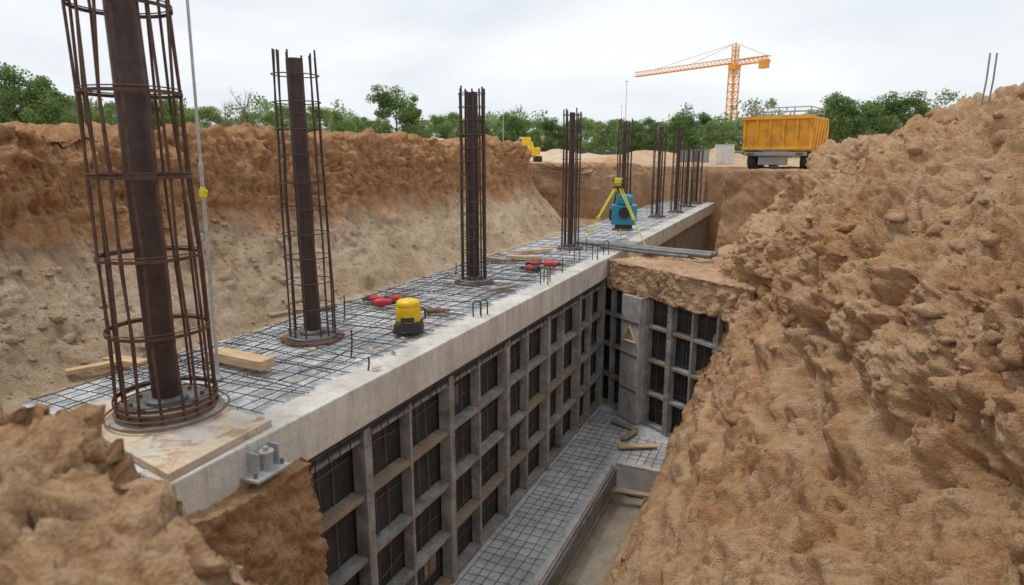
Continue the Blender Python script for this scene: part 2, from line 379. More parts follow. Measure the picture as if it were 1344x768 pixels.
N=np.cross(dc,dr);N/=np.linalg.norm(N,axis=-1,keepdims=True)+1e-9
N*=np.sign(N[...,2:3]+1e-6)
for _ in range(12):
    N[:,1:-1]=(N[:,:-2]+N[:,1:-1]*2+N[:,2:])/4
N/=np.linalg.norm(N,axis=-1,keepdims=True)+1e-9
wk_near=np.array([0,.5,.8,.8,.6,.9,1,1,.9,.8,1,1,.7,0]);wk=np.array([0,.5,1,.9,.4,.15,0,0,.12,1,1,1,.9,0])
wk_blk=np.array([0,.5,1,.9,.4,.2,.5,1,.3,1,1,1,.9,0]);wk_far=np.array([0,.4,.9,.9,.3,.15,0,0,.05,.3,.35,.3,.3,0])
def wint(w): return w[i0]*(1-fr)+w[i0+1]*fr
Yc=Ys[:,None]
nb=np.clip((2.3-Yc)/.5,0,1);mb_=np.clip((3.68-Yc)/.10,0,1)*(1-nb);fb=np.clip((Yc-13.2)/1.2,0,1)
W=nb*wint(wk_near)+mb_*wint(wk_blk)+(1-nb-mb_)*((1-fb)*wint(wk)+fb*wint(wk_far))
W=W*np.clip((70-Yc)/30,0,1)*np.where(Yc>22,.55,1)*np.clip((Yc+20)/15,0,1)
pts=P.reshape(-1,3);w=W.reshape(-1)
act=w>.01;A=pts[act];d=np.zeros(len(pts))
left=(A[:,0]<-5)
big=fbm(A*.55,3,1);b2_=fbm(A*1.1,3,9);med=fbm(A*1.5,4,5,.55,True)
gul=fbm(np.stack([A[:,1]*2.0+big*.6,A[:,0]*.5,A[:,2]*.4],1),4,40,.5,True)
zz=A[:,2]*1.3+A[:,0]*.25+b2_*.55;ledge=(zz-np.floor(zz));ledge=np.where(ledge<.74,ledge/.74,(1-ledge)/.26);ledge=ledge*ledge*(3-2*ledge)
rg=rough(A)
dd=.16*big+.10*b2_+.05*(med-.3)+.10*(gul-.3)+.22*(ledge-.5)*np.clip(fbm(A*.6,2,33)*1.2+.65,.12,1)+1.1*rg
zt=A[:,2]+.22*fbm(A*1.2,3,71)
over=sstep(zt,1.05,1.35)*(1-sstep(zt,1.9,2.4))
gl=fbm(np.stack([A[:,1]*3.0,A[:,0]*.3,A[:,2]*.35],1),4,48,.55,True)
ddl=.10*big+.07*b2_+.07*(gl-.3)+.07*over+(.45+.5*sstep(zt,1.0,1.4))*rg+.06*(ledge-.5)
hole=sstep(fbm(A*1.1,3,333),.65,1.15)*.22;hole2=sstep(fbm(A*2.6,3,433),.78,1.12)*.09
dd=dd-hole-hole2;ddl=ddl-hole*.7-hole2*.7
near=(A[:,1]<2.4)&(A[:,0]<-.5)
pil=(A[:,1]>=2.4)&(A[:,1]<3.75)&(A[:,0]<-3.0)&(A[:,0]>-5)
dd=np.where(left,ddl,dd);dd=np.where(near,.06*big+.04*b2_+1.2*rg,dd);dd=np.where(pil,.03*b2_+1.15*rg,dd)
d[act]=dd*w[act]
pts=pts+N.reshape(-1,3)*d[:,None]
me=bpy.data.meshes.new('ground')
idx=np.arange(NR*NC).reshape(NR,NC)
q=np.stack([idx[:-1,:-1],idx[:-1,1:],idx[1:,1:],idx[1:,:-1]],-1).reshape(-1,4)
me.vertices.add(len(pts));me.vertices.foreach_set('co',pts.astype(np.float32).ravel())
me.loops.add(q.size);me.loops.foreach_set('vertex_index',q.astype(np.int32).ravel())
me.polygons.add(len(q));me.polygons.foreach_set('loop_start',np.arange(0,q.size,4,dtype=np.int32))
me.polygons.foreach_set('loop_total',np.full(len(q),4,np.int32))
segc=np.array(seg)[:-1]
mi=np.select([segc<=0,segc<=4,segc<=6,segc==7,segc<=11],[2,1,0,3,0],2)
mi=np.repeat(mi[None,:],NR-1,0)
yy=Ys[:-1][:,None]
mi=np.where((yy<2.5)&(segc[None,:]>=4),0,mi);mi=np.where((yy>12.9)&(mi==3),0,mi)
mi=np.where((yy>15.3)&(segc[None,:]>=7)&(segc[None,:]<=10),4,mi)
mi=np.where((yy>18)&(segc[None,:]>=2)&(segc[None,:]<=4),4,mi)
mi=np.where(yy>28.4,np.where(yy<29,4,2),mi)
me.polygons.foreach_set('material_index',mi.astype(np.int32).ravel())
me.polygons.foreach_set('use_smooth',np.ones(len(q),bool))
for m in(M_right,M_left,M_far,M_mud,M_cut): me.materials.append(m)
me.update();me.validate()
g=bpy.data.objects.new('ground',me);COL.objects.link(g);setp(g,label="excavated reddish brown clay ground with steep earth banks",kind="structure")
PT=pts.reshape(NR,NC,3);NN=N
bm=bmesh.new();bmesh.ops.create_icosphere(bm,subdivisions=2,radius=1);bm.verts.ensure_lookup_table()
iv=np.array([v.co[:] for v in bm.verts]);iff=np.array([[v.index for v in f.verts] for f in bm.faces]);bm.free()
CL=[]
for k in range(24):
    _,_,fv=cells(iv*1.1+k*3.7,5)
    v=iv*(.8+.45*fv[:,None]+.25*vnoise(iv*2.6+k,9)[:,None]);CL.append(v)
def clods(name,n,sel,rmin,rmax,mat,label,pw=2.6):
    V=[];Fc=[];o=0
    ii=np.argwhere(sel)
    ch=ii[rng.integers(0,len(ii),n*3)]
    pm=fbm(PT[ch[:,0],ch[:,1]]*.9,3,500)+rng.uniform(-.5,.5,len(ch))
    ch=ch[np.argsort(-pm)[:n]]
    for k,(r,c) in enumerate(ch):
        rad=rmin*(rmax/rmin)**(rng.random()**pw)
        v=CL[k%24]*rad*np.array([1,rng.uniform(.6,1.2),rng.uniform(.45,.9)])
        a=rng.random()*6.28;ca_,sa=math.cos(a),math.sin(a)
        v=v@np.array([[ca_,-sa,0],[sa,ca_,0],[0,0,1]])
        V.append(v+PT[r,c]-NN[r,c]*rad*.1);Fc.append(iff+o);o+=len(iv)
    V=np.concatenate(V);Fc=np.concatenate(Fc)
    me=bpy.data.meshes.new(name);me.from_pydata(V.tolist(),[],Fc.tolist());me.materials.append(mat)
    me.polygons.foreach_set('use_smooth',[True]*len(me.polygons))
    o_=bpy.data.objects.new(name,me);COL.objects.link(o_);setp(o_,label=label,kind="stuff")
TT=np.repeat(tt[None,:],NR,0);YY=np.repeat(Ys[:,None],NC,1)
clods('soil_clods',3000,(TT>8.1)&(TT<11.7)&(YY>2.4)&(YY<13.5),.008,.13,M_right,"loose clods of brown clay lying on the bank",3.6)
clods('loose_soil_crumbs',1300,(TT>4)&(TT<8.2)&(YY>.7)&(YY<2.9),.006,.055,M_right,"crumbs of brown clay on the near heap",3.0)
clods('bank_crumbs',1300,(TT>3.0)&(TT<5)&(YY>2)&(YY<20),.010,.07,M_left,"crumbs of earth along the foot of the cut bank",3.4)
# ------------------------------------------------------------------ foundation wall
fw=empty('foundation_wall',(0,0,0),label="long pale concrete foundation wall with wide top slab",category="wall")
b=MB();b.prism([(-3.762,2.47),(-3.762,28.6),(-5.65,28.6),(-5.72,2.85)],-.40,-.012);mk('top_slab',b,M_slab,fw)
b=MB();b.prism([(-3.43,2.42),(-3.43,28.6),(-3.76,28.6),(-3.76,2.47)],-.40,0);mk('edge_beam',b,M_beam,fw,bevel=.015)
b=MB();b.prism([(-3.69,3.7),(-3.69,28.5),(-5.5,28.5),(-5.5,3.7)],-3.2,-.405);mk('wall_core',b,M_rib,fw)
b=MB();b.prism([(-3.455,2.45),(-3.50,3.36),(-4.95,3.46),(-5.08,2.78)],.002,.055);mk('plywood_board',b,M_ply,bevel=.006,label="thick stained timber board under the large rebar column",category="board")
M_shelfs=[M_oldwood,M_rib,M_oldwood,M_rib,M_rib]
def bay(name,origin,rz,wd,thick,seedk,group,label):
    e=empty(name,origin,(0,0,rz),label=label,category="formwork",group=group)
    R=random.Random(seedk)
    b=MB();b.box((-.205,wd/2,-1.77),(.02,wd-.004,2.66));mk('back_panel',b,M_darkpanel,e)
    t=.11 if thick else .045
    b=MB();b.box((-.095 if thick else -.11,t/2+.001,-1.77),(.15 if thick else .13,t,2.67));
    if thick:
        for k in range(9): b.box((-.016,t/2,-.62-.29*k),(.012,t*.62,.02))
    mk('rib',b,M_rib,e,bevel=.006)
    for k,z in enumerate((-.56,-1.14,-1.79,-2.44,-3.07)):
        b=MB();dy=wd-t-.004
        b.box((-.12,t+dy/2+.001,z),(.145,dy-.002,.055 if k else .035));mk('rail',b,M_rib if k==0 else (M_oldwood if (k+seedk//3)%3==1 else M_rib),e,bevel=.003)
    for k in range(2):
        y=t+(wd-t)*(k+1)/3+R.uniform(-.05,.05)
        b=MB();b.tube([(-.185,y,-.5),(-.17+R.uniform(-.01,.03),y+R.uniform(-.04,.04),-1.8),(-.185,y,-3.09)],.0055,5);mk('vertical_bar',b,M_plate,e)
    for k in range(5):
        z=-.80-k*.5+R.uniform(-.1,.1)
        b=MB();b.tube([(-.188,t,z),(-.178,wd*.5,z+R.uniform(-.04,.04)),(-.188,wd-.01,z+R.uniform(-.03,.03))],.005,5);mk('cross_bar',b,M_plate,e)
    if R.random()<.6:
        z=R.choice((-.85,-1.5,-2.1,-2.75));b=MB();b.box((-.190,wd*R.uniform(.4,.7),z),(.008,wd*.32,.24));mk('patch_plate',b,R.choice((M_plate,M_oldwood)),e)
    return e
y=3.62;i=0
while y<12.3:
    bay('formwork_panel',(-3.45,y,0),0,.78,i%2==1,i,"formwork panels lining the trench wall","grey ribbed formwork panel with dark recessed cells and rails");y+=.78;i+=1
dv=Vector((.824,-.566,0));nv=Vector((-.566,-.824,0));rz=math.atan2(-.824,-.566)
o0=Vector((-3.43,12.22,0))
for s,wd,th in((-.42,.50,False),(.08,.50,False),(1.12,.55,False),(1.67,.55,True),(2.22,.55,False),(2.77,.55,False)):
    p=o0+dv*s;bay('formwork_panel',(p.x,p.y,0),rz,wd,th,int(s*10)+13,"formwork panels closing the trench end","dark gridded formwork panel closing the end of the trench")
p=o0+dv*.58
cp=empty('concrete_pier',(p.x,p.y,-3.1),(0,0,rz),label="square grey concrete pier in the trench corner with timber bracket",category="pier")
b=MB();b.box((-.09,.27,1.25),(.40,.52,2.48));mk('shaft',b,M_pier,cp,bevel=.006)
for z in(.65,1.35,2.0):
    b=MB();b.box((.118,.27,z),(.02,.46,.035));mk('tie_plate',b,M_plate,cp)
for pq in(((.08,1.62),(.44,1.62)),((.08,1.62),(.26,1.92)),((.44,1.62),(.26,1.92))):
    b=MB();b.tube([(.13,pq[0][0]+.01,pq[0][1]),(.13,pq[1][0]+.01,pq[1][1])],.02,4);mk('timber_bracket',b,M_wood,cp)
b=MB()
for k in range(4):
    b.tube([(-3.45-.02*k,y_,-.425-.03*k+random.uniform(-.006,.006)) for y_ in np.arange(3.6,12.3,.6)],.007,5)
for k in range(60):
    yy_=3.6+k*.145;b.tube([(-3.45,yy_,-.395),(-3.455,yy_+random.uniform(-.04,.04),-.54)],.006,5)
mk('rebar_strip',b,M_black,label="black reinforcing bars tied below the concrete edge beam",category="rebar")
fo=empty('footing',(0,0,-3.6),label="grey concrete footing at the trench bottom covered in mesh",category="footing")
b=MB();b.prism([(-3.62,2.6),(-2.5,2.6),(-2.5,9.75),(-1.0,9.75),(-.9,12),(-3.62,12.6)],0,.49);mk('footing_slab',b,M_ledge,fo,bevel=.01)
b=MB();b.box((-2.47,6.2,.30),(.03,7.0,.3));mk('edge_form',b,M_plate,fo)
b=MB();b.box((-2.56,6.15,.515),(.10,7.1,.05));mk('kerb',b,M_pier,fo,bevel=.01)
b=MB();b.box((-1.75,9.80,.515),(1.5,.10,.05));mk('kerb',b,M_pier,fo,bevel=.01)
def matmesh(name,x0,x1,y0,y1,sx,sy,z,r,label,jit=.01,zj=.006,ang=.03):
    b=MB();x=x0
    while x<=x1:
        n=max(2,int((y1-y0)/.5));ys=np.linspace(y0+random.uniform(-.1,.05),y1+random.uniform(-.1,.1),n)
        b.tube([(x+random.uniform(-jit,jit),yy,z+random.uniform(0,zj)) for yy in ys],r,5);x+=sx*random.uniform(.8,1.2)
    y=y0
    while y<=y1:
        xs=np.linspace(x0+random.uniform(-.08,.03),x1+random.uniform(-.03,.06),5);sl=random.uniform(-ang,ang)
        b.tube([(xx,y+sl*(xx-x0)+random.uniform(-jit,jit),z+2*r+random.uniform(0,zj)) for xx in xs],r,5);y+=sy*random.uniform(.7,1.3)
    mk(name,b,M_black,label=label,category="rebar mesh")
matmesh('rebar_mesh',-5.6,-3.74,3.5,12,.15,.155,.006,.0042,"black welded rebar mesh lying on the concrete slab",.018,.014,.05)
matmesh('rebar_mesh',-5.6,-3.74,12.1,28,.24,.42,.006,.0045,"black welded rebar mesh farther along the slab",.012,.012)
matmesh('rebar_mesh',-5.5,-3.85,4.1,11.5,.38,.42,.025,.0052,"second loose layer of black rebar on the slab",.10,.03,.14)
matmesh('rebar_mesh',-5.68,-5.1,2.92,4.4,.12,.14,.006,.0042,"black rebar mesh at the end of the slab",.012,.01)
matmesh('rebar_mesh',-3.42,-2.65,3.2,12.0,.13,.15,-3.10,.0034,"black rebar mesh lying on the footing",.018,.008)
matmesh('rebar_mesh',-2.5,-1.3,9.9,11.0,.15,.16,-3.10,.0034,"black rebar mesh on the widened footing",.018,.008)
for (x,y_,z,l,rot,mt) in((-2.75,11.3,-3.05,.6,-.4,M_oldwood),(-2.3,10.5,-3.05,.7,.5,M_wood),(-2.15,9.5,-3.40,.8,.15,M_oldwood),(-2.55,10.9,-3.05,.5,1.3,M_oldwood)):
    b=MB();b.box((0,0,0),(l,.12,.035));mk('timber_offcut',b,mt,loc=(x,y_,z),rot=(0,.02,rot),bevel=.004,label="weathered timber offcut on the trench floor",category="timber",group="timber offcuts in the trench")
def blob(name,cx,cy,cz,sx,sy,sz,rz,nx,ny,nz,amp,mat,**p):
    V=[];Fq=[];cache={}
    def vid(a,b_,c):
        k=(round(a,5),round(b_,5),round(c,5))
        if k not in cache: cache[k]=len(V);V.append(k)
        return cache[k]
    for ax,(n1,n2) in enumerate(((ny,nz),(nx,nz),(nx,ny))):
        for sgn in(0,1):
            for i in range(n1):
                for j in range(n2):
                    f=[]
                    for u_,v_ in((i/n1,j/n2),((i+1)/n1,j/n2),((i+1)/n1,(j+1)/n2),(i/n1,(j+1)/n2)):
                        t_=[u_,v_];t_.insert(ax,sgn);f.append(vid(*t_))
                    flip=(sgn==0)!=(ax==1)
                    Fq.append(f[::-1] if flip else f)
    V=np.array(V);c=V-.5
    L_=np.array([sx,sy,sz]);Q=c*L_
    nrm=np.sign(c)*(np.abs(c)>.4999);nrm=nrm/(np.linalg.norm(nrm,axis=1,keepdims=True)+1e-9)
    wn=Q+np.array([cx,cy,cz])
    dsp=amp*rough(wn)+.02*fbm(wn*2,3,8)
    Q=Q+nrm*dsp[:,None]
    ca_,sa=math.cos(rz),math.sin(rz)
    Q=Q@np.array([[ca_,sa,0],[-sa,ca_,0],[0,0,1]])+np.array([cx,cy,cz])
    mb=MB();mb.v=Q.tolist();mb.f=[tuple(f) for f in Fq]
    o=mk(name,mb,mat,smooth=False,**p);o.data.polygons.foreach_set('use_smooth',[True]*len(o.data.polygons));return o
c0=o0+dv*1.75-nv*1.0
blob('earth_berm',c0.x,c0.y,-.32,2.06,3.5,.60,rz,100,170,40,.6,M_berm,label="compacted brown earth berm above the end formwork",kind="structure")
# ------------------------------------------------------------------ rebar columns
def column(loc,H,R,nb,rb,pr,hoops,plateR,big,mat,label,Rtop=None,hoopr=.006,jit=.01):
    e=empty('rebar_column',loc,label=label,category="rebar column",group="row of rebar columns on the foundation")
    Rtop=Rtop or R
    b=MB();b.cyl((0,0,.03),(0,0,H-.04),pr,n=32)
    for z in np.arange(.55,H,.62): b.lathe([(pr+.001,z-.012),(pr+.005,z),(pr+.001,z+.012)],n=32)
    mk('steel_pipe',b,M_pipe,e,smooth=True)
    for k in range(nb):
        a=2*math.pi*(k+random.uniform(-.22,.22))/nb
        c,s=math.cos(a),math.sin(a);pt=[]
        top=H+random.uniform(-.05,.06);lx,ly=random.uniform(-jit,jit),random.uniform(-jit,jit)
        for q_ in range(7):
            f=q_/6;rr=R*(1-f)+Rtop*f-rb
            pt.append((c*rr+(random.uniform(-jit,jit)+lx*f)*(0 if q_==0 else 1),s*rr+(random.uniform(-jit,jit)+ly*f)*(0 if q_==0 else 1),.04+(top-.04)*f))
        b=MB();b.tube(pt,rb,7);mk('vertical_bar',b,mat,e,smooth=True)
    for z in hoops:
        f=z/H;rr=R*(1-f)+Rtop*f
        b=MB()
        if big: 
            b.lathe([(rr+.010,z-.012),(rr+.010,z+.012),(rr+.004,z+.012),(rr+.004,z-.012)],n=40,closed=True)
            b.torus((0,0,z+.024),rr+.004,.005,36,5,.015)
        else: b.torus((0,0,z+random.uniform(-.01,.01)),rr+hoopr*.6,hoopr,32,5,random.uniform(-.03,.03))
        mk('hoop',b,mat,e,smooth=True)
    b=MB();b.lathe([(plateR*1.22,.0),(plateR*1.2,.018),(plateR*1.02,.022)],n=40);mk('grout_pad',b,M_rustring if not big else M_grout,e)
    tp=.095 if big else .055
    b=MB();b.lathe([(plateR,.02),(plateR,tp-.008),(plateR-.012,tp)],n=44);mk('base_plate',b,M_plate,e,smooth=True)
    b=MB();b.lathe([(pr+.05,tp),(pr+.05,tp+.03),(pr+.004,tp+.045)],n=28);mk('pipe_collar',b,M_plate,e,smooth=True)
    if big:
        for k in range(8):
            a=k*math.pi/4+.2;b=MB();b.cyl((math.cos(a)*plateR*.74,math.sin(a)*plateR*.74,tp),(math.cos(a)*plateR*.74,math.sin(a)*plateR*.74,tp+.03),.017,n=6);mk('bolt',b,M_rustring,e)
        for k,(rr,z) in enumerate(((plateR+.03,.06),(plateR+.015,.1),(plateR+.10,.03))):
            b=MB();b.torus((random.uniform(-.01,.01),0,z),rr,.008,44,6,.01);mk('base_ring',b,M_rustring,e,smooth=True)
    return e
column((-4.33,3.14,.056),3.5,.355,16,.0105,.10,[.14,.67,1.22,1.79,2.36,2.92,3.4],.33,True,M_bar,"tall rusty rebar cage around a dark steel pipe on timber board",.30,jit=.014)
column((-4.87,5.37,0),3.0,.255,12,.010,.085,list(np.arange(.1,3,.27)),.28,False,M_bar2,"slender rebar cage around a dark steel pipe on round plate",.23)
column((-4.71,8.95,0),2.96,.205,12,.014,.085,list(np.arange(.1,2.95,.2)),.26,False,M_bar2,"dark dense rebar cage standing on a round base plate",.20,.007,.006)
column((-4.55,13.15,0),2.9,.20,10,.015,.06,list(np.arange(.1,2.9,.3)),.24,False,M_bar2,"dark rebar cage standing on the slab beside steel pipes",.20,.007,.006)
for (x,y_,h) in((-4.45,17.2,2.9),(-4.35,21.2,2.9),(-4.10,23.2,2.8),(-4.2,26.0,2.3),(-4.1,27.8,2.2)):
    column((x,y_,0),h,.20,9,.014,.045,list(np.arange(.15,h,.4)),.24,False,M_bar2,"dark rebar cage farther along the foundation strip",.20,.007,.006)
# ------------------------------------------------------------------ small things
e=empty('survey_rod',(-4.70,3.93,0),(0,.026,0),label="thin galvanised survey rod with yellow clamp standing on slab",category="rod")
b=MB();b.cyl((0,0,0),(0,0,1.9),.016,n=12);mk('lower_tube',b,M_galv,e,smooth=True)
b=MB();b.cyl((0,0,1.9),(0,0,3.7),.012,n=12);b.lathe([(.018,1.88),(.02,1.9),(.018,1.93)],n=12);mk('upper_tube',b,M_galv,e,smooth=True)
b=MB();b.box((0,0,1.68),(.05,.045,.06));b.cyl((0,0,1.64),(0,0,1.73),.022,n=12);b.box((.035,0,1.7),(.03,.02,.02));mk('clamp',b,M_lime2,e,bevel=.004)
b=MB();b.lathe([(.04,0),(.04,.02),(.016,.05)],n=16);mk('foot',b,M_galv,e,smooth=True)
def beam(name,c,size,rz,mat,label,group=None,tilt=0,cat="timber"):
    b=MB();b.box((0,0,0),size);return mk(name,b,mat,loc=c,rot=(tilt,0,rz),bevel=.005,label=label,category=cat,**({'group':group} if group else {}))
beam('timber_block',(-4.79,4.27,.09),(.74,.17,.09),-.06,M_wood,"short pale timber block lying on the rebar mesh")
beam('timber_plank',(-6.0,3.95,.0),(.5,.13,.05),.1,M_wood,"pale timber plank on soil beside the slab")
beam('timber_plank',(-6.1,3.7,.0),(.45,.08,.04),1.2,M_wood,"thin timber batten on soil beside the slab",tilt=.05)
beam('timber_plank',(-5.75,6.2,.04),(.9,.12,.05),1.2,M_oldwood,"weathered plank along the edge of the slab")
beam('timber_plank',(-4.85,11.3,.055),(.66,.16,.06),.35,M_wood,"yellowish timber plank lying across the mesh")
beam('timber_plank',(-5.3,10.9,.05),(.6,.12,.05),-.3,M_oldwood,"weathered plank lying across the mesh")
beam('timber_plank',(-5.0,12.2,.05),(.8,.12,.05),.9,M_wood,"pale plank lying near the fourth column")
beam('timber_plank',(-4.0,8.5,.045),(.5,.08,.04),1.2,M_oldwood,"small plank beside the third column")
for k in range(46):
    x=random.uniform(-5.5,-3.5);y_=random.uniform(3.5,13);l=random.uniform(.05,.22)
    beam('timber_scrap',(x,y_,.030),(l,random.uniform(.015,.045),.012),random.uniform(0,3.1),random.choice((M_wood,M_oldwood,M_oldwood)),"small timber scrap lying on the rebar mesh","timber scraps on the slab")
e=empty('laser_level',(-3.98,5.95,.03),(0,0,.5),label="yellow rotating laser level on black base, on the mesh",category="laser level");e.scale=(1.16,1.16,.94)
b=MB();b.box((0,0,.065),(.30,.27,.13),taper=.84);mk('base',b,M_blk,e,bevel=.02)
b=MB();b.lathe([(.118,.13),(.124,.14),(.124,.29),(.118,.31),(.108,.315)],n=32);mk('housing',b,M_yel,e,smooth=True)
b=MB();b.lathe([(.112,.315),(.118,.325),(.114,.365),(.092,.39),(.05,.40)],n=32);mk('head',b,M_yel,e,smooth=True)
b=MB();b.box((0,-.118,.17),(.13,.03,.06));mk('control_panel',b,M_blk,e,bevel=.01)
b=MB();b.tube([(.10,0,.12),(.165,0,.16),(.165,0,.27),(.11,0,.30)],.011,8);mk('handle',b,M_blk,e,smooth=True)
def drill(loc,rz,label,sc=1):
    e=empty('power_drill',loc,(0,0,rz),label=label,category="power drill",group="red power tools on the slab");e.scale=(sc,)*3
    b=MB();b.tube([(-.135,0,.05),(-.11,0,.05),(-.04,0,.055),(.06,0,.05),(.09,0,.05)],[.03,.045,.05,.044,.03],16);mk('motor_housing',b,M_red,e,smooth=True)
    b=MB();b.cyl((.09,0,.05),(.15,0,.05),.034,.018,n=14);b.cyl((.15,0,.05),(.24,0,.05),.006,n=8);mk('chuck',b,M_blk,e,smooth=True)
    b=MB();b.tube([(-.06,.03,.05),(-.075,.10,.045),(-.09,.16,.04)],[.032,.026,.026],10);mk('grip',b,M_blk,e,smooth=True)
    b=MB();b.box((-.09,.19,.045),(.13,.06,.08));mk('battery',b,M_red,e,bevel=.012)
def glove(loc,rz,matA,matB,label,sc=1,name='work_glove'):
    e=empty(name,loc,(0,0,rz),label=label,category="glove",group="work gloves left on the slab");e.scale=(sc,sc,sc*.75)
    b=MB();b.tube([(-.06,0,.03),(-.02,.004,.04),(.03,0,.045),(.065,-.003,.03)],[.040,.050,.052,.043],14);mk('palm',b,matA,e,smooth=True)
    R=random.Random(int(rz*100))
    for k in range(4):
        b=MB();yk=-.042+.028*k;q_=R.uniform(-.02,.02);b.tube([(.05,yk,.035),(.10,yk*1.25+q_*.5,.045+R.uniform(-.01,.015)),(.145+.012*(k%3),yk*1.5+q_,.02)],[.016,.014,.010],8);mk('finger',b,matB,e,smooth=True)
    b=MB();b.tube([(.0,.045,.03),(.035,.085,.035),(.075,.105,.025)],[.018,.015,.011],8);mk('thumb',b,matB,e,smooth=True)
    b=MB();b.tube([(-.05,0,.03),(-.09,.003,.032),(-.13,-.004,.03)],[.041,.048,.056],14);mk('cuff',b,matB,e,smooth=True)
glove((-5.25,7.05,.02),2.6,M_redcloth,M_blkcloth,"red and black work glove lying on the mesh",1.3)
drill((-4.95,6.85,.03),.6,"red and black cordless drill beside the gloves",1.05)
glove((-5.02,7.2,.02),.4,M_redcloth,M_blkcloth,"crumpled red glove beside the cordless drill",1.2)
glove((-4.25,10.2,.02),2.8,M_redcloth,M_blkcloth,"red work glove lying near the slab edge",1.35)
drill((-4.0,10.6,.03),.2,"red and black drill lying near the slab edge",1.1)
glove((-4.35,10.65,.02),1.2,M_redcloth,M_blkcloth,"red and black glove lying near the slab edge",1.3)
glove((-4.15,6.85,.02),.4,M_brown,M_brown,"crumpled brown leather work glove on the mesh",1.0)
def ubar(x,y_,h,wd,rz,label):
    b=MB();b.tube([(-wd/2,0,0),(-wd/2,0,h*.85),(-wd*.3,0,h),(wd*.3,0,h),(wd/2,0,h*.85),(wd/2,0,0)],.009,7)
    mk('starter_bar',b,M_black,loc=(x,y_,-.01),rot=(.03,0,rz),smooth=True,label=label,category="rebar",group="starter bars sticking out of the slab")
for x,y_,h,wd,r in((-3.62,6.95,.22,.10,.3),(-3.60,7.1,.20,.09,.5),(-3.6,9.2,.28,.12,.2),(-3.65,9.45,.28,.1,.6),(-3.9,11.7,.22,.1,.4),(-3.6,11.9,.3,.1,.2),(-3.58,12.6,.3,.1,.2)):
    ubar(x,y_,h,wd,r,"black U shaped starter bar at the slab edge")
for x,y_,h in((-4.05,5.0,.28),(-3.62,4.7,.14),(-5.1,6.2,.3),(-4.3,12.4,.35),(-4.1,12.9,.3),(-3.7,10.3,.25),(-5.3,9.4,.2)):
    b=MB();b.tube([(0,0,0),(.01,.01,h*.6),(0,.02,h)],.009,7);mk('starter_bar',b,M_black,loc=(x,y_,-.01),label="short straight black starter bar in the slab",category="rebar",group="starter bars sticking out of the slab")
e=empty('anchor_clamp',(-3.35,3.1,-.21),(0,0,0),label="galvanised anchor clamp on the end of the edge beam",category="clamp")
b=MB();b.box((0,.02,-.012),(.18,.32,.024));mk('base_plate',b,M_galv,e,bevel=.004)
b=MB();b.cyl((.0,.04,.0),(0,.04,.12),.042,n=20);b.cyl((.0,.04,.12),(0,.04,.14),.052,n=20);b.cyl((0,.04,.14),(0,.04,.17),.02,n=6);mk('post',b,M_galv,e,smooth=True)
for yk in(-.06,.13):
    b=MB();b.box((-.02,yk,.08),(.10,.012,.16));mk('side_plate',b,M_galv,e,bevel=.003)
for yk in(-.10,.15):
    b=MB();b.cyl((.03,yk,.0),(.03,yk,.035),.016,n=6);mk('bolt',b,M_plate,e)
def pipe(p0,p1,r,mat,label):
    p0=Vector(p0);p1=Vector(p1);q_=(p1-p0)
    b=MB();b.tube([(0,0,0),q_*.5+Vector((0,0,-.01)),q_],r,14)
    mk('steel_pipe',b,mat,loc=p0,smooth=True,label=label,category="pipe",group="steel pipes laid across the berm")
pipe((-4.6,13.75,.06),(-1.5,12.6,.10),.05,M_plate,"dark grey steel pipe lying across slab and berm")
pipe((-4.5,13.98,.06),(-1.45,12.95,.10),.045,M_dull,"dull grey steel pipe lying across slab and berm")
pipe((-3.9,13.3,.05),(-1.9,12.4,.09),.03,M_plate,"thin grey steel pipe lying on the berm")
beam('timber_plank',(-2.7,13.45,.05),(2.2,.22,.04),-.36,M_oldwood,"long grey scaffold plank on the berm")
# tripod
e=empty('survey_tripod',(-3.87,14.45,0),(0,0,.05),label="yellow survey tripod with small level on top",category="tripod")
for k in range(3):
    a=math.radians(95+120*k);c,s=math.cos(a),math.sin(a);t=Vector((-s,c,0))
    b=MB()
    for sg in(-1,1): b.tube([Vector((c*.07,s*.07,1.26))+t*.045*sg,Vector((c*.48,s*.48,.56))+t*.028*sg],.015,6)
    b.box((c*.46,s*.46,.60),(.08,.08,.05))
    mk('leg',b,M_lime,e)
    b=MB();b.tube([(c*.42,s*.42,.66),(c*.80,s*.80,.03)],.015,6);b.cyl((c*.80,s*.80,.03),(c*.81,s*.81,0),.02,.004,n=8);mk('leg_foot',b,M_lime,e)
b=MB();b.lathe([(.09,1.25),(.11,1.26),(.11,1.29),(.06,1.30)],n=20);mk('head',b,M_blk,e,smooth=True)
b=MB();b.cyl((0,0,1.30),(0,0,1.36),.05,n=16);b.box((0,0,1.42),(.16,.12,.12));mk('level_body',b,M_lime,e,bevel=.012)
b=MB();b.cyl((-.12,0,1.43),(.12,0,1.43),.035,n=16);mk('telescope',b,M_blk,e,smooth=True)
e=empty('survey_instrument',(-3.76,14.62,.30),(0,0,.3),label="bright blue rounded survey instrument hanging between yellow tripod legs",category="survey instrument");e.scale=(1.15,)*3
b=MB();b.box((0,0,.30),(.50,.30,.40));b.lathe([(.16,.50),(.175,.54),(.17,.66),(.13,.70)],n=24);mk('body',b,M_blue,e,bevel=.05)
b=MB();b.cyl((0,-.21,.34),(0,-.13,.34),.105,.115,n=24);mk('lens',b,M_blk,e,smooth=True)
b=MB();b.box((0,0,.06),(.34,.26,.08));mk('foot_plate',b,M_blk,e,bevel=.02)
b=MB();b.tube([(-.2,0,.50),(-.16,0,.78),(-.08,-.05,.86)],.014,6);mk('strap',b,M_blk,e)
b=MB();b.box((-.265,0,.30),(.05,.2,.22));mk('battery_pack',b,M_blk,e,bevel=.01)
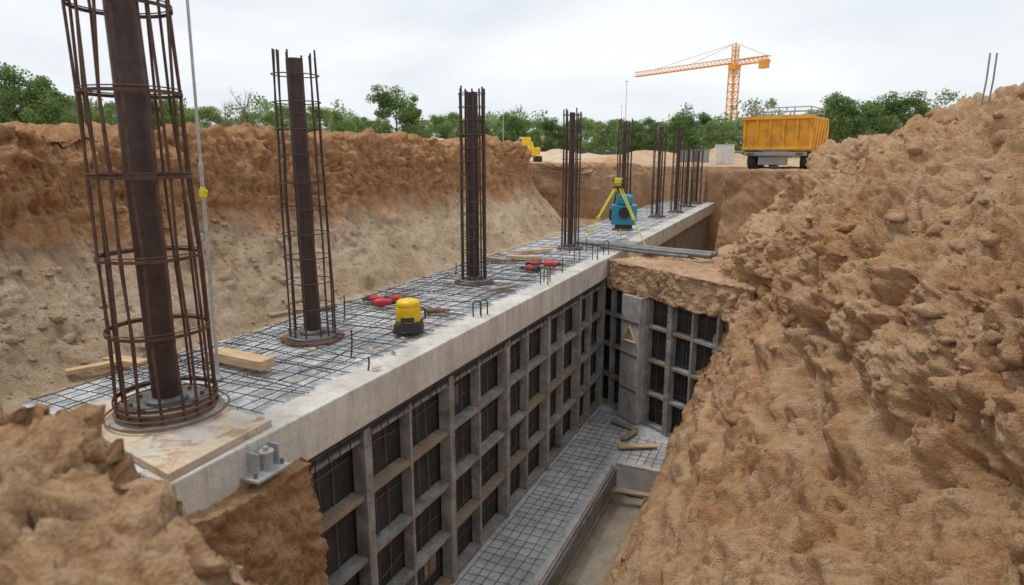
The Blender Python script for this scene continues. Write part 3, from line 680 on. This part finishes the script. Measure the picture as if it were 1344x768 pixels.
# ------------------------------------------------------------------ dump truck
e=empty('dump_truck',(-.88,26.4,1.42),(0,0,math.radians(-12)),label="boxy yellow orange dump truck with ribbed railed body on grey chassis",category="dump truck");e.scale=(.86,.86,.86)
b=MB()
x0,x1=1.36,1.44
vs=[(-x0,-1.0,.88),(x0,-1.0,.88),(x0,1.5,.88),(-x0,1.5,.88),(-x1,-1.1,2.2),(x1,-1.1,2.2),(x1,1.6,2.2),(-x1,1.6,2.2)]
b.add(vs,[(0,3,2,1),(0,1,5,4),(1,2,6,5),(2,3,7,6),(3,0,4,7),(4,5,6,7)])
mk('body_box',b,M_orange,e,bevel=.03)
tilt=Matrix.Rotation(math.atan2(.1,1.32),3,'X')
for x in(-1.32,-.80,-.27,.27,.80,1.32):
    b=MB();b.box((x,-1.10,1.54),(.09,.10,1.26),tilt);mk('body_post',b,M_orange,e,bevel=.01)
for z in(.94,2.17):
    b=MB();b.box((0,-1.03-(z-.88)*.076-.06,z),(2.78 if z<1 else 2.92,.14,.13));mk('body_rail',b,M_orange,e,bevel=.01)
for k in range(5):
    y_=-.8+.55*k
    for sg in(-1,1):
        b=MB();b.box((sg*1.42,y_,1.52),(.07,.09,1.25),Matrix.Rotation(sg*.06,3,'Y'));mk('body_post',b,M_orange,e,bevel=.01)
b=MB()
for z in(2.40,2.58):
    for y_ in(-1.05,1.5): b.tube([(-1.25,y_,z),(1.25,y_,z)],.022,6)
    for x in(-1.25,1.25): b.tube([(x,-1.05,z),(x,1.5,z)],.022,6)
for x in(-1.25,-.62,0,.62,1.25):
    for y_ in(-1.05,1.5): b.tube([(x,y_,2.2),(x,y_,2.58)],.022,6)
mk('guard_rail',b,M_grey,e)
b=MB();b.box((0,1.0,.74),(1.0,4.2,.20));b.box((0,-1.12,.70),(2.5,.10,.16));b.box((-1.0,1.2,.5),(.5,1.0,.4));b.box((1.0,1.2,.5),(.5,1.0,.4));b.box((-1.5,-.3,.78),(.5,1.4,.10));b.box((-.1,-1.0,.42),(1.2,.08,.36));mk('chassis',b,M_grey,e,bevel=.02)
for sg in(-1,1):
    b=MB();b.box((sg*.98,-1.185,.71),(.26,.03,.10));mk('tail_light',b,M_brown,e)
for yo in(-.35,.55,3.0):
    for xx in(-1.08,1.08):
        b=MB();b.wheel((xx,yo,.42),.40,.34,'x');b.cyl((xx-.08,yo,.42),(xx+.08,yo,.42),.245,n=20);mk('wheel',b,M_blk,e,smooth=True)
b=MB();b.box((0,3.0,1.3),(2.2,1.3,1.4));mk('cab',b,M_orange,e,bevel=.08)
def crate(loc,size,rz,mat,label,cat,name):
    e=empty(name,loc,(0,0,rz),label=label,category=cat)
    b=MB();b.box((0,0,size[2]/2),size);mk('shell',b,mat,e,bevel=.03)
    n=max(3,int(size[0]/.35))
    for k in range(n):
        b=MB();b.box((-size[0]/2+(k+.5)*size[0]/n,-size[1]/2-.012,size[2]/2),(.06,.022,size[2]*.86));mk('rib',b,mat,e)
    b=MB();b.box((0,0,size[2]+.031),(size[0]*1.02,size[1]*1.02,.06));mk('lid',b,mat,e)
crate((-4.0,36,1.5),(.9,.8,.95),.2,M_white,"pale grey storage box on the earth plateau","storage box",'storage_box')
crate((-6.6,43,1.5),(1.6,1.2,.75),-.1,M_grey,"grey site container on the earth plateau","container",'site_container')
e=empty('mini_excavator',(-17.6,42.0,1.5),(0,0,2.2),label="small yellow excavator parked on the far ground",category="excavator");e.scale=(.85,.85,.85)
for sg in(-1,1):
    tr=MB();n=24;pr=[]
    for i in range(n):
        a=2*math.pi*i/n;c,s=math.cos(a),math.sin(a);pr.append((.7*(1 if c>0 else -1)+.24*c,.25+.24*s))
    tr.add([(x_,sg*.65+oy,z_) for oy in(-.16,.16) for x_,z_ in pr],[(i,(i+1)%n,(i+1)%n+n,i+n) for i in range(n)]+[tuple(range(n)),tuple(reversed(range(n,2*n)))])
    mk('crawler_track',tr,M_blk,e)
b=MB();b.box((0,0,.45),(1.0,1.0,.14));b.box((-.35,0,.85),(1.0,1.35,.6));mk('body',b,M_yel,e,bevel=.06)
b=MB();b.box((.05,.30,1.35),(.75,.7,1.25),taper=.92);mk('cab',b,M_yel,e,bevel=.05)
b=MB();b.box((.05,-.06,1.45),(.55,.02,.7));b.box((.42,.30,1.45),(.02,.5,.7));mk('window',b,M_glass,e)
b=MB();b.tube([(.35,-.35,.8),(.9,-.35,1.55),(1.6,-.35,1.6)],[.13,.12,.09],6);mk('boom',b,M_yel,e)
b=MB();b.tube([(1.55,-.35,1.65),(1.75,-.35,.8)],[.09,.07],6);mk('stick',b,M_yel,e)
b=MB();b.box((1.7,-.35,.6),(.35,.5,.4),taper=.7);mk('bucket',b,M_dark,e)
e=empty('site_fence',(-24,58,1.5),(0,0,.1),label="low dark mesh site fence with posts",category="fence")
for k in range(9):
    b=MB();b.box((-8+2*k,0,.5),(.06,.06,1.0));mk('post',b,M_grey,e)
b=MB();b.box((0,-.05,.5),(16,.02,.6));mk('netting',b,M_dark,e)
for (x,y_,h) in((-13,50,6.0),(-29,62,5),(-20,75,6)):
    b=MB();b.cyl((0,0,0),(0,0,h),.04,.025,n=8);b.box((0,0,h),(.3,.06,.05));b.cyl((0,0,0),(0,0,.1),.15,n=8);mk('pole',b,M_white,loc=(x,y_,1.45),label="thin pale pole standing on the far ground",category="pole",group="thin poles on the far ground")
for (x,y_) in((1.80,9.4),(1.87,9.42)):
    b=MB();b.tube([(0,0,0),(.01,0,.5),(.0,.01,.8)],.010,7);mk('rebar_stake',b,M_grey,loc=(x,y_,2.35),rot=(0,.03,0),label="thin steel stake pushed into the bank top",category="stake",group="pair of steel stakes")
def heap(x,y_,r,h,mat,label):
    n=46;vs=[];fs=[];m=22
    for i in range(m+1):
        for j in range(n):
            a=2*math.pi*j/n;rr=r*i/m;px_,py_=rr*math.cos(a),rr*math.sin(a)*.8
            vs.append((px_,py_,h*(1-(i/m))**.9))
    V=np.array(vs);V[:,2]+=fbm(V*.8+x,4,3)*h*.16*np.clip(V[:,2]/h*4,0,1)
    for i in range(m):
        for j in range(n): fs.append((i*n+j,(i+1)*n+j,(i+1)*n+(j+1)%n,i*n+(j+1)%n))
    b=MB();b.v=V.tolist();b.f=fs;mk('soil_heap',b,mat,loc=(x,y_,1.42),smooth=True,label=label,kind="structure")
heap(-17.5,29,3.6,1.5,M_sand,"pale sand heap behind the cut bank")
heap(-22,30,4,1.5,M_far,"pale earth heap behind the cut bank")
heap(-11.5,36,3.2,.6,M_sand,"low sand heap on the plateau")
heap(-18.5,50,4,1.0,M_sand,"low sand heap on the plateau")
heap(-12,52,6,.9,M_far,"low earth heap on the plateau")
heap(-6,50,3,1.2,M_far,"brown earth heap on the plateau")
heap(-40,34,6,1.9,M_right,"brown earth heap behind the cut bank")
heap(-9.5,33,2.5,.45,M_right,"low brown earth heap beyond the excavation")
heap(5,48,7,1.1,M_far,"low earth heap near the dumper")
# ------------------------------------------------------------------ tower crane
e=empty('tower_crane',(-18.0,171,1.5),(0,0,math.atan2(18.3,-29.3)),label="orange yellow tower crane with long lattice jib",category="tower crane")
def lattice(b,p0,p1,wd,n,r,tri=False,rd=None):
    p0=Vector(p0);p1=Vector(p1);d=(p1-p0);u=d.normalized();rd=rd or r*.6
    a=u.cross(Vector((0,1,0)) if abs(u.y)<.9 else Vector((1,0,0))).normalized();c=u.cross(a)
    if tri: offs=[c*wd/2,-c*wd/2,a*wd*.9*(1 if a.z>0 else -1)]
    else: offs=[a*wd/2+c*wd/2,a*wd/2-c*wd/2,-a*wd/2-c*wd/2,-a*wd/2+c*wd/2]
    for o in offs: b.cyl(p0+o,p1+o,r,n=5)
    m=len(offs)
    for k in range(n):
        q0=p0+d*k/n;q1=p0+d*(k+1)/n
        for i in range(m):
            j=(i+1)%m;b.cyl(q0+offs[i],q1+offs[j],rd,n=4,cap=False)
            b.cyl(q0+offs[i],q0+offs[j],rd,n=4,cap=False)
H=20.8
b=MB();lattice(b,(0,0,0),(0,0,H),1.8,12,.16);mk('mast',b,M_crane,e)
b=MB();b.box((0,0,.5),(4,4,1));mk('base_block',b,M_pier,e)
b=MB();b.box((0,0,H+.5),(2.1,2.1,1.1));mk('slewing_unit',b,M_crane,e)
b=MB();lattice(b,(0,0,H+1),(0,0,H+5.4),1.1,4,.13);b.cyl((0,0,H+5.4),(0,0,H+6),.2,n=6);mk('tower_head',b,M_crane,e)
b=MB();lattice(b,(1,0,H+1.4),(34,0,H+1.4),1.3,26,.12,True);mk('jib',b,M_crane,e)
b=MB();lattice(b,(-1,0,H+1.4),(-9.5,0,H+1.4),1.2,7,.12);mk('counter_jib',b,M_crane,e)
b=MB();b.box((-8.2,0,H+.3),(2.0,1.3,2.0));mk('counterweight',b,M_crane,e)
b=MB();b.box((1.2,-1.5,H-.2),(1.5,1.4,1.9));mk('cab',b,M_white,e,bevel=.05)
for x in(14,27): 
    b=MB();b.cyl((0,0,H+5.9),(x,0,H+2.5),.05,n=4);mk('pendant_rod',b,M_grey,e)
b=MB();b.cyl((0,0,H+5.9),(-9,0,H+2),.06,n=4);mk('pendant_rod',b,M_grey,e)
# ------------------------------------------------------------------ trees
def leaves(cent,rad,per,size,squash=.8):
    C=np.repeat(np.array(cent),per,0);Rr=np.repeat(np.array(rad),per)
    N_=len(C)
    dvec=rng.normal(size=(N_,3));dvec/=np.linalg.norm(dvec,axis=1,keepdims=True)
    pos=C+dvec*(Rr*rng.random(N_)**.5)[:,None]*np.array([1,1,squash])
    a=rng.normal(size=(N_,3));a/=np.linalg.norm(a,axis=1,keepdims=True)
    b_=np.cross(a,rng.normal(size=(N_,3)));b_/=np.linalg.norm(b_,axis=1,keepdims=True)
    s=size*rng.uniform(.6,1.3,N_)[:,None]
    q=np.stack([pos-a*s,pos-b_*s*.75,pos+a*s,pos+b_*s*.75],1).reshape(-1,3)
    return q,[(4*i,4*i+1,4*i+2,4*i+3) for i in range(N_)]
def tree(name,loc,h,wd,seed,mat,label,bare=False):
    R=random.Random(seed)
    e=empty(name,loc,(0,0,R.random()*6),label=label,category="tree",group="trees along the site edge")
    b=MB();th=h*.55
    trunk=[(0,0,-.2),(R.uniform(-.1,.1),R.uniform(-.1,.1),h*.25),(R.uniform(-.2,.2),R.uniform(-.2,.2),th),(R.uniform(-.3,.3),R.uniform(-.3,.3),h*.9)]
    r0=h*.018;b.tube(trunk,[r0,r0*.75,r0*.5,r0*.12],8)
    cents=[];rads=[]
    nl=40 if not bare else 30
    for k in range(nl):
        f=R.uniform(.10,.90);z=h*f
        a=R.random()*6.283;prof=math.sin(math.pi*min(1,(f+.10)/1.08))**.5
        ext=wd/2*prof*R.uniform(.35,.95)
        base=Vector((0,0,max(h*.10,z-h*.18)));tip=Vector((math.cos(a)*ext,math.sin(a)*ext,z))
        mid=(base+tip)/2+Vector((0,0,-.03*h))
        if bare or k%2==0: b.tube([base,mid,tip],[r0*.35,r0*.22,r0*.08],5)
        cents.append(tip);rads.append(h*R.uniform(.09,.15))
        if bare:
            for _ in range(6):
                q_=mid.lerp(tip,R.random());t_=q_+Vector((R.uniform(-.6,.6),R.uniform(-.6,.6),R.uniform(.2,1.0)))*h*.12
                b.tube([q_,t_],[r0*.12,r0*.05],4)
        else:
            for _ in range(2):
                o_=Vector((R.uniform(-1,1),R.uniform(-1,1),R.uniform(-.7,.7)))*h*.12
                cents.append(tip+o_);rads.append(h*R.uniform(.06,.11))
    mk('trunk',b,M_bark,e)
    if not bare:
        q_,f_=leaves([tuple(c) for c in cents],rads,150,h*.0135)
        b=MB();b.v=q_.tolist();b.f=f_;mk('crown',b,mat,e)
    return e
def dirpos(px,dist):
    ang=math.radians(24.3)-math.atan((px-672)/859.)
    return -math.sin(ang)*dist,math.cos(ang)*dist
specs=[('tree',6.8,6.8,1,M_leaf,"broad dark green leafy tree",False),('tree',6.0,5.8,2,M_leaf2,"fresh green leafy tree",False),('tree',7.5,5.6,3,M_leaf,"tall leafy green tree with airy crown",False),('tree',5.0,6.4,4,M_leaf2,"low rounded bushy tree",False),('bare_tree',6.5,4.2,5,M_leaf,"pale bare branched tree",True)]
protos=[None]*len(specs)
lay=[(40,62,0,1.02),(5,66,3,1.18),(80,70,1,1.0),(112,80,3,1.15),(140,74,3,1.0),(170,84,1,1.1),(205,62,0,.95),(235,70,3,1.1),(270,75,1,1.0),(303,70,4,.95),(326,66,4,1.08),(350,78,3,1.1),(385,85,1,1.1),(430,72,1,.94),(458,80,3,1.05),(488,84,3,1.05),(522,66,2,.95),(556,84,3,1.05),(588,72,1,.86),(615,88,0,.92),(648,90,3,1.1),(676,78,0,.8),(702,92,3,1.05),(728,80,2,.7),(760,94,1,1.0),(790,88,3,1.0),(815,100,1,1.05),(845,92,0,.85),(872,100,3,1.15),(893,88,2,.82),(915,100,0,.95),(940,92,3,1.0),(975,104,1,.95),(1000,90,3,.95),(1108,66,0,.93),(1085,78,1,1.02),(1165,68,2,.86),(1190,78,0,.84),(1135,80,3,1.0),(1215,85,1,.8),(1250,90,3,.8)]
for px,ds,ki,sc in lay:
    x,y_=dirpos(px,ds)
    nm,h,wd,sd_,mt,lb,br=specs[ki]
    if protos[ki] is None:
        t=tree(nm,(x,y_,1.4),h,wd,sd_,mt,lb+" at the site edge",br);t.scale=(sc,)*3;protos[ki]=t
    else:
        copy_thing(protos[ki],(x,y_,1.4),(0,0,random.random()*6.28),(sc*random.uniform(.95,1.2),sc*random.uniform(.95,1.2),sc*random.uniform(.92,1.04)))
cs=[];rs=[]
for k in range(1700):
    px=rng.uniform(-250,1600);ds=rng.uniform(95,135);x,y_=dirpos(px,ds)
    cs.append((x,y_,1.5+rng.random()**1.05*5.8*(1+.28*math.sin(px*.021)+.2*math.sin(px*.057+1))));rs.append(rng.uniform(.9,1.9))
q_,f_=leaves(cs,rs,70,.2)
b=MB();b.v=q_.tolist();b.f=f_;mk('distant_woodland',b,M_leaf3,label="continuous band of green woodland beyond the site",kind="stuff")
# ------------------------------------------------------------------ world, sun, camera
wld=bpy.data.worlds.new("World");scene.world=wld;wld.use_nodes=True;nt=wld.node_tree
bg=nt.nodes['Background'];sky=nt.nodes.new('ShaderNodeTexSky');sky.sky_type='NISHITA';sky.sun_disc=False
sd=Vector((-.34,-.02,1.0)).normalized()
sky.sun_elevation=math.asin(sd.z);sky.sun_rotation=math.atan2(sd.x,sd.y)
tc=nt.nodes.new('ShaderNodeTexCoord').outputs['Generated']
n1=nnoise(nt,mapping(nt,tc,(1.2,1.2,4.5)),1.5,5,.5,.3)
cl=ramp(nt,n1,[(.30,(.62,.68,.73)),(.48,(.78,.825,.86)),(.66,(.94,.955,.97))])
cl10=mix(nt,1,cl,(10.0,10.0,10.0),'MULTIPLY')
mx=mix(nt,.93,sky.outputs[0],cl10)
nt.links.new(mx,bg.inputs['Color']);bg.inputs['Strength'].default_value=.110
sl=bpy.data.lights.new('sun','SUN');sl.energy=1.5;sl.angle=math.radians(10);sl.color=(1,.95,.88)
so=bpy.data.objects.new('sun',sl);COL.objects.link(so);so.rotation_euler=(-sd).to_track_quat('-Z','Y').to_euler();so.location=(-20,-15,40)
cam=bpy.data.cameras.new('camera');co=bpy.data.objects.new('camera',cam);COL.objects.link(co)
co.location=(0,0,2);cam.lens=22.5;cam.sensor_width=36;cam.clip_end=3000;cam.clip_start=.05
co.rotation_euler=(math.radians(90-12.16),0,math.radians(24.3))
cam.dof.use_dof=True;cam.dof.focus_distance=8.5;cam.dof.aperture_fstop=2.0
scene.camera=co
scene.view_settings.view_transform='Standard';scene.view_settings.look='None';scene.view_settings.exposure=0
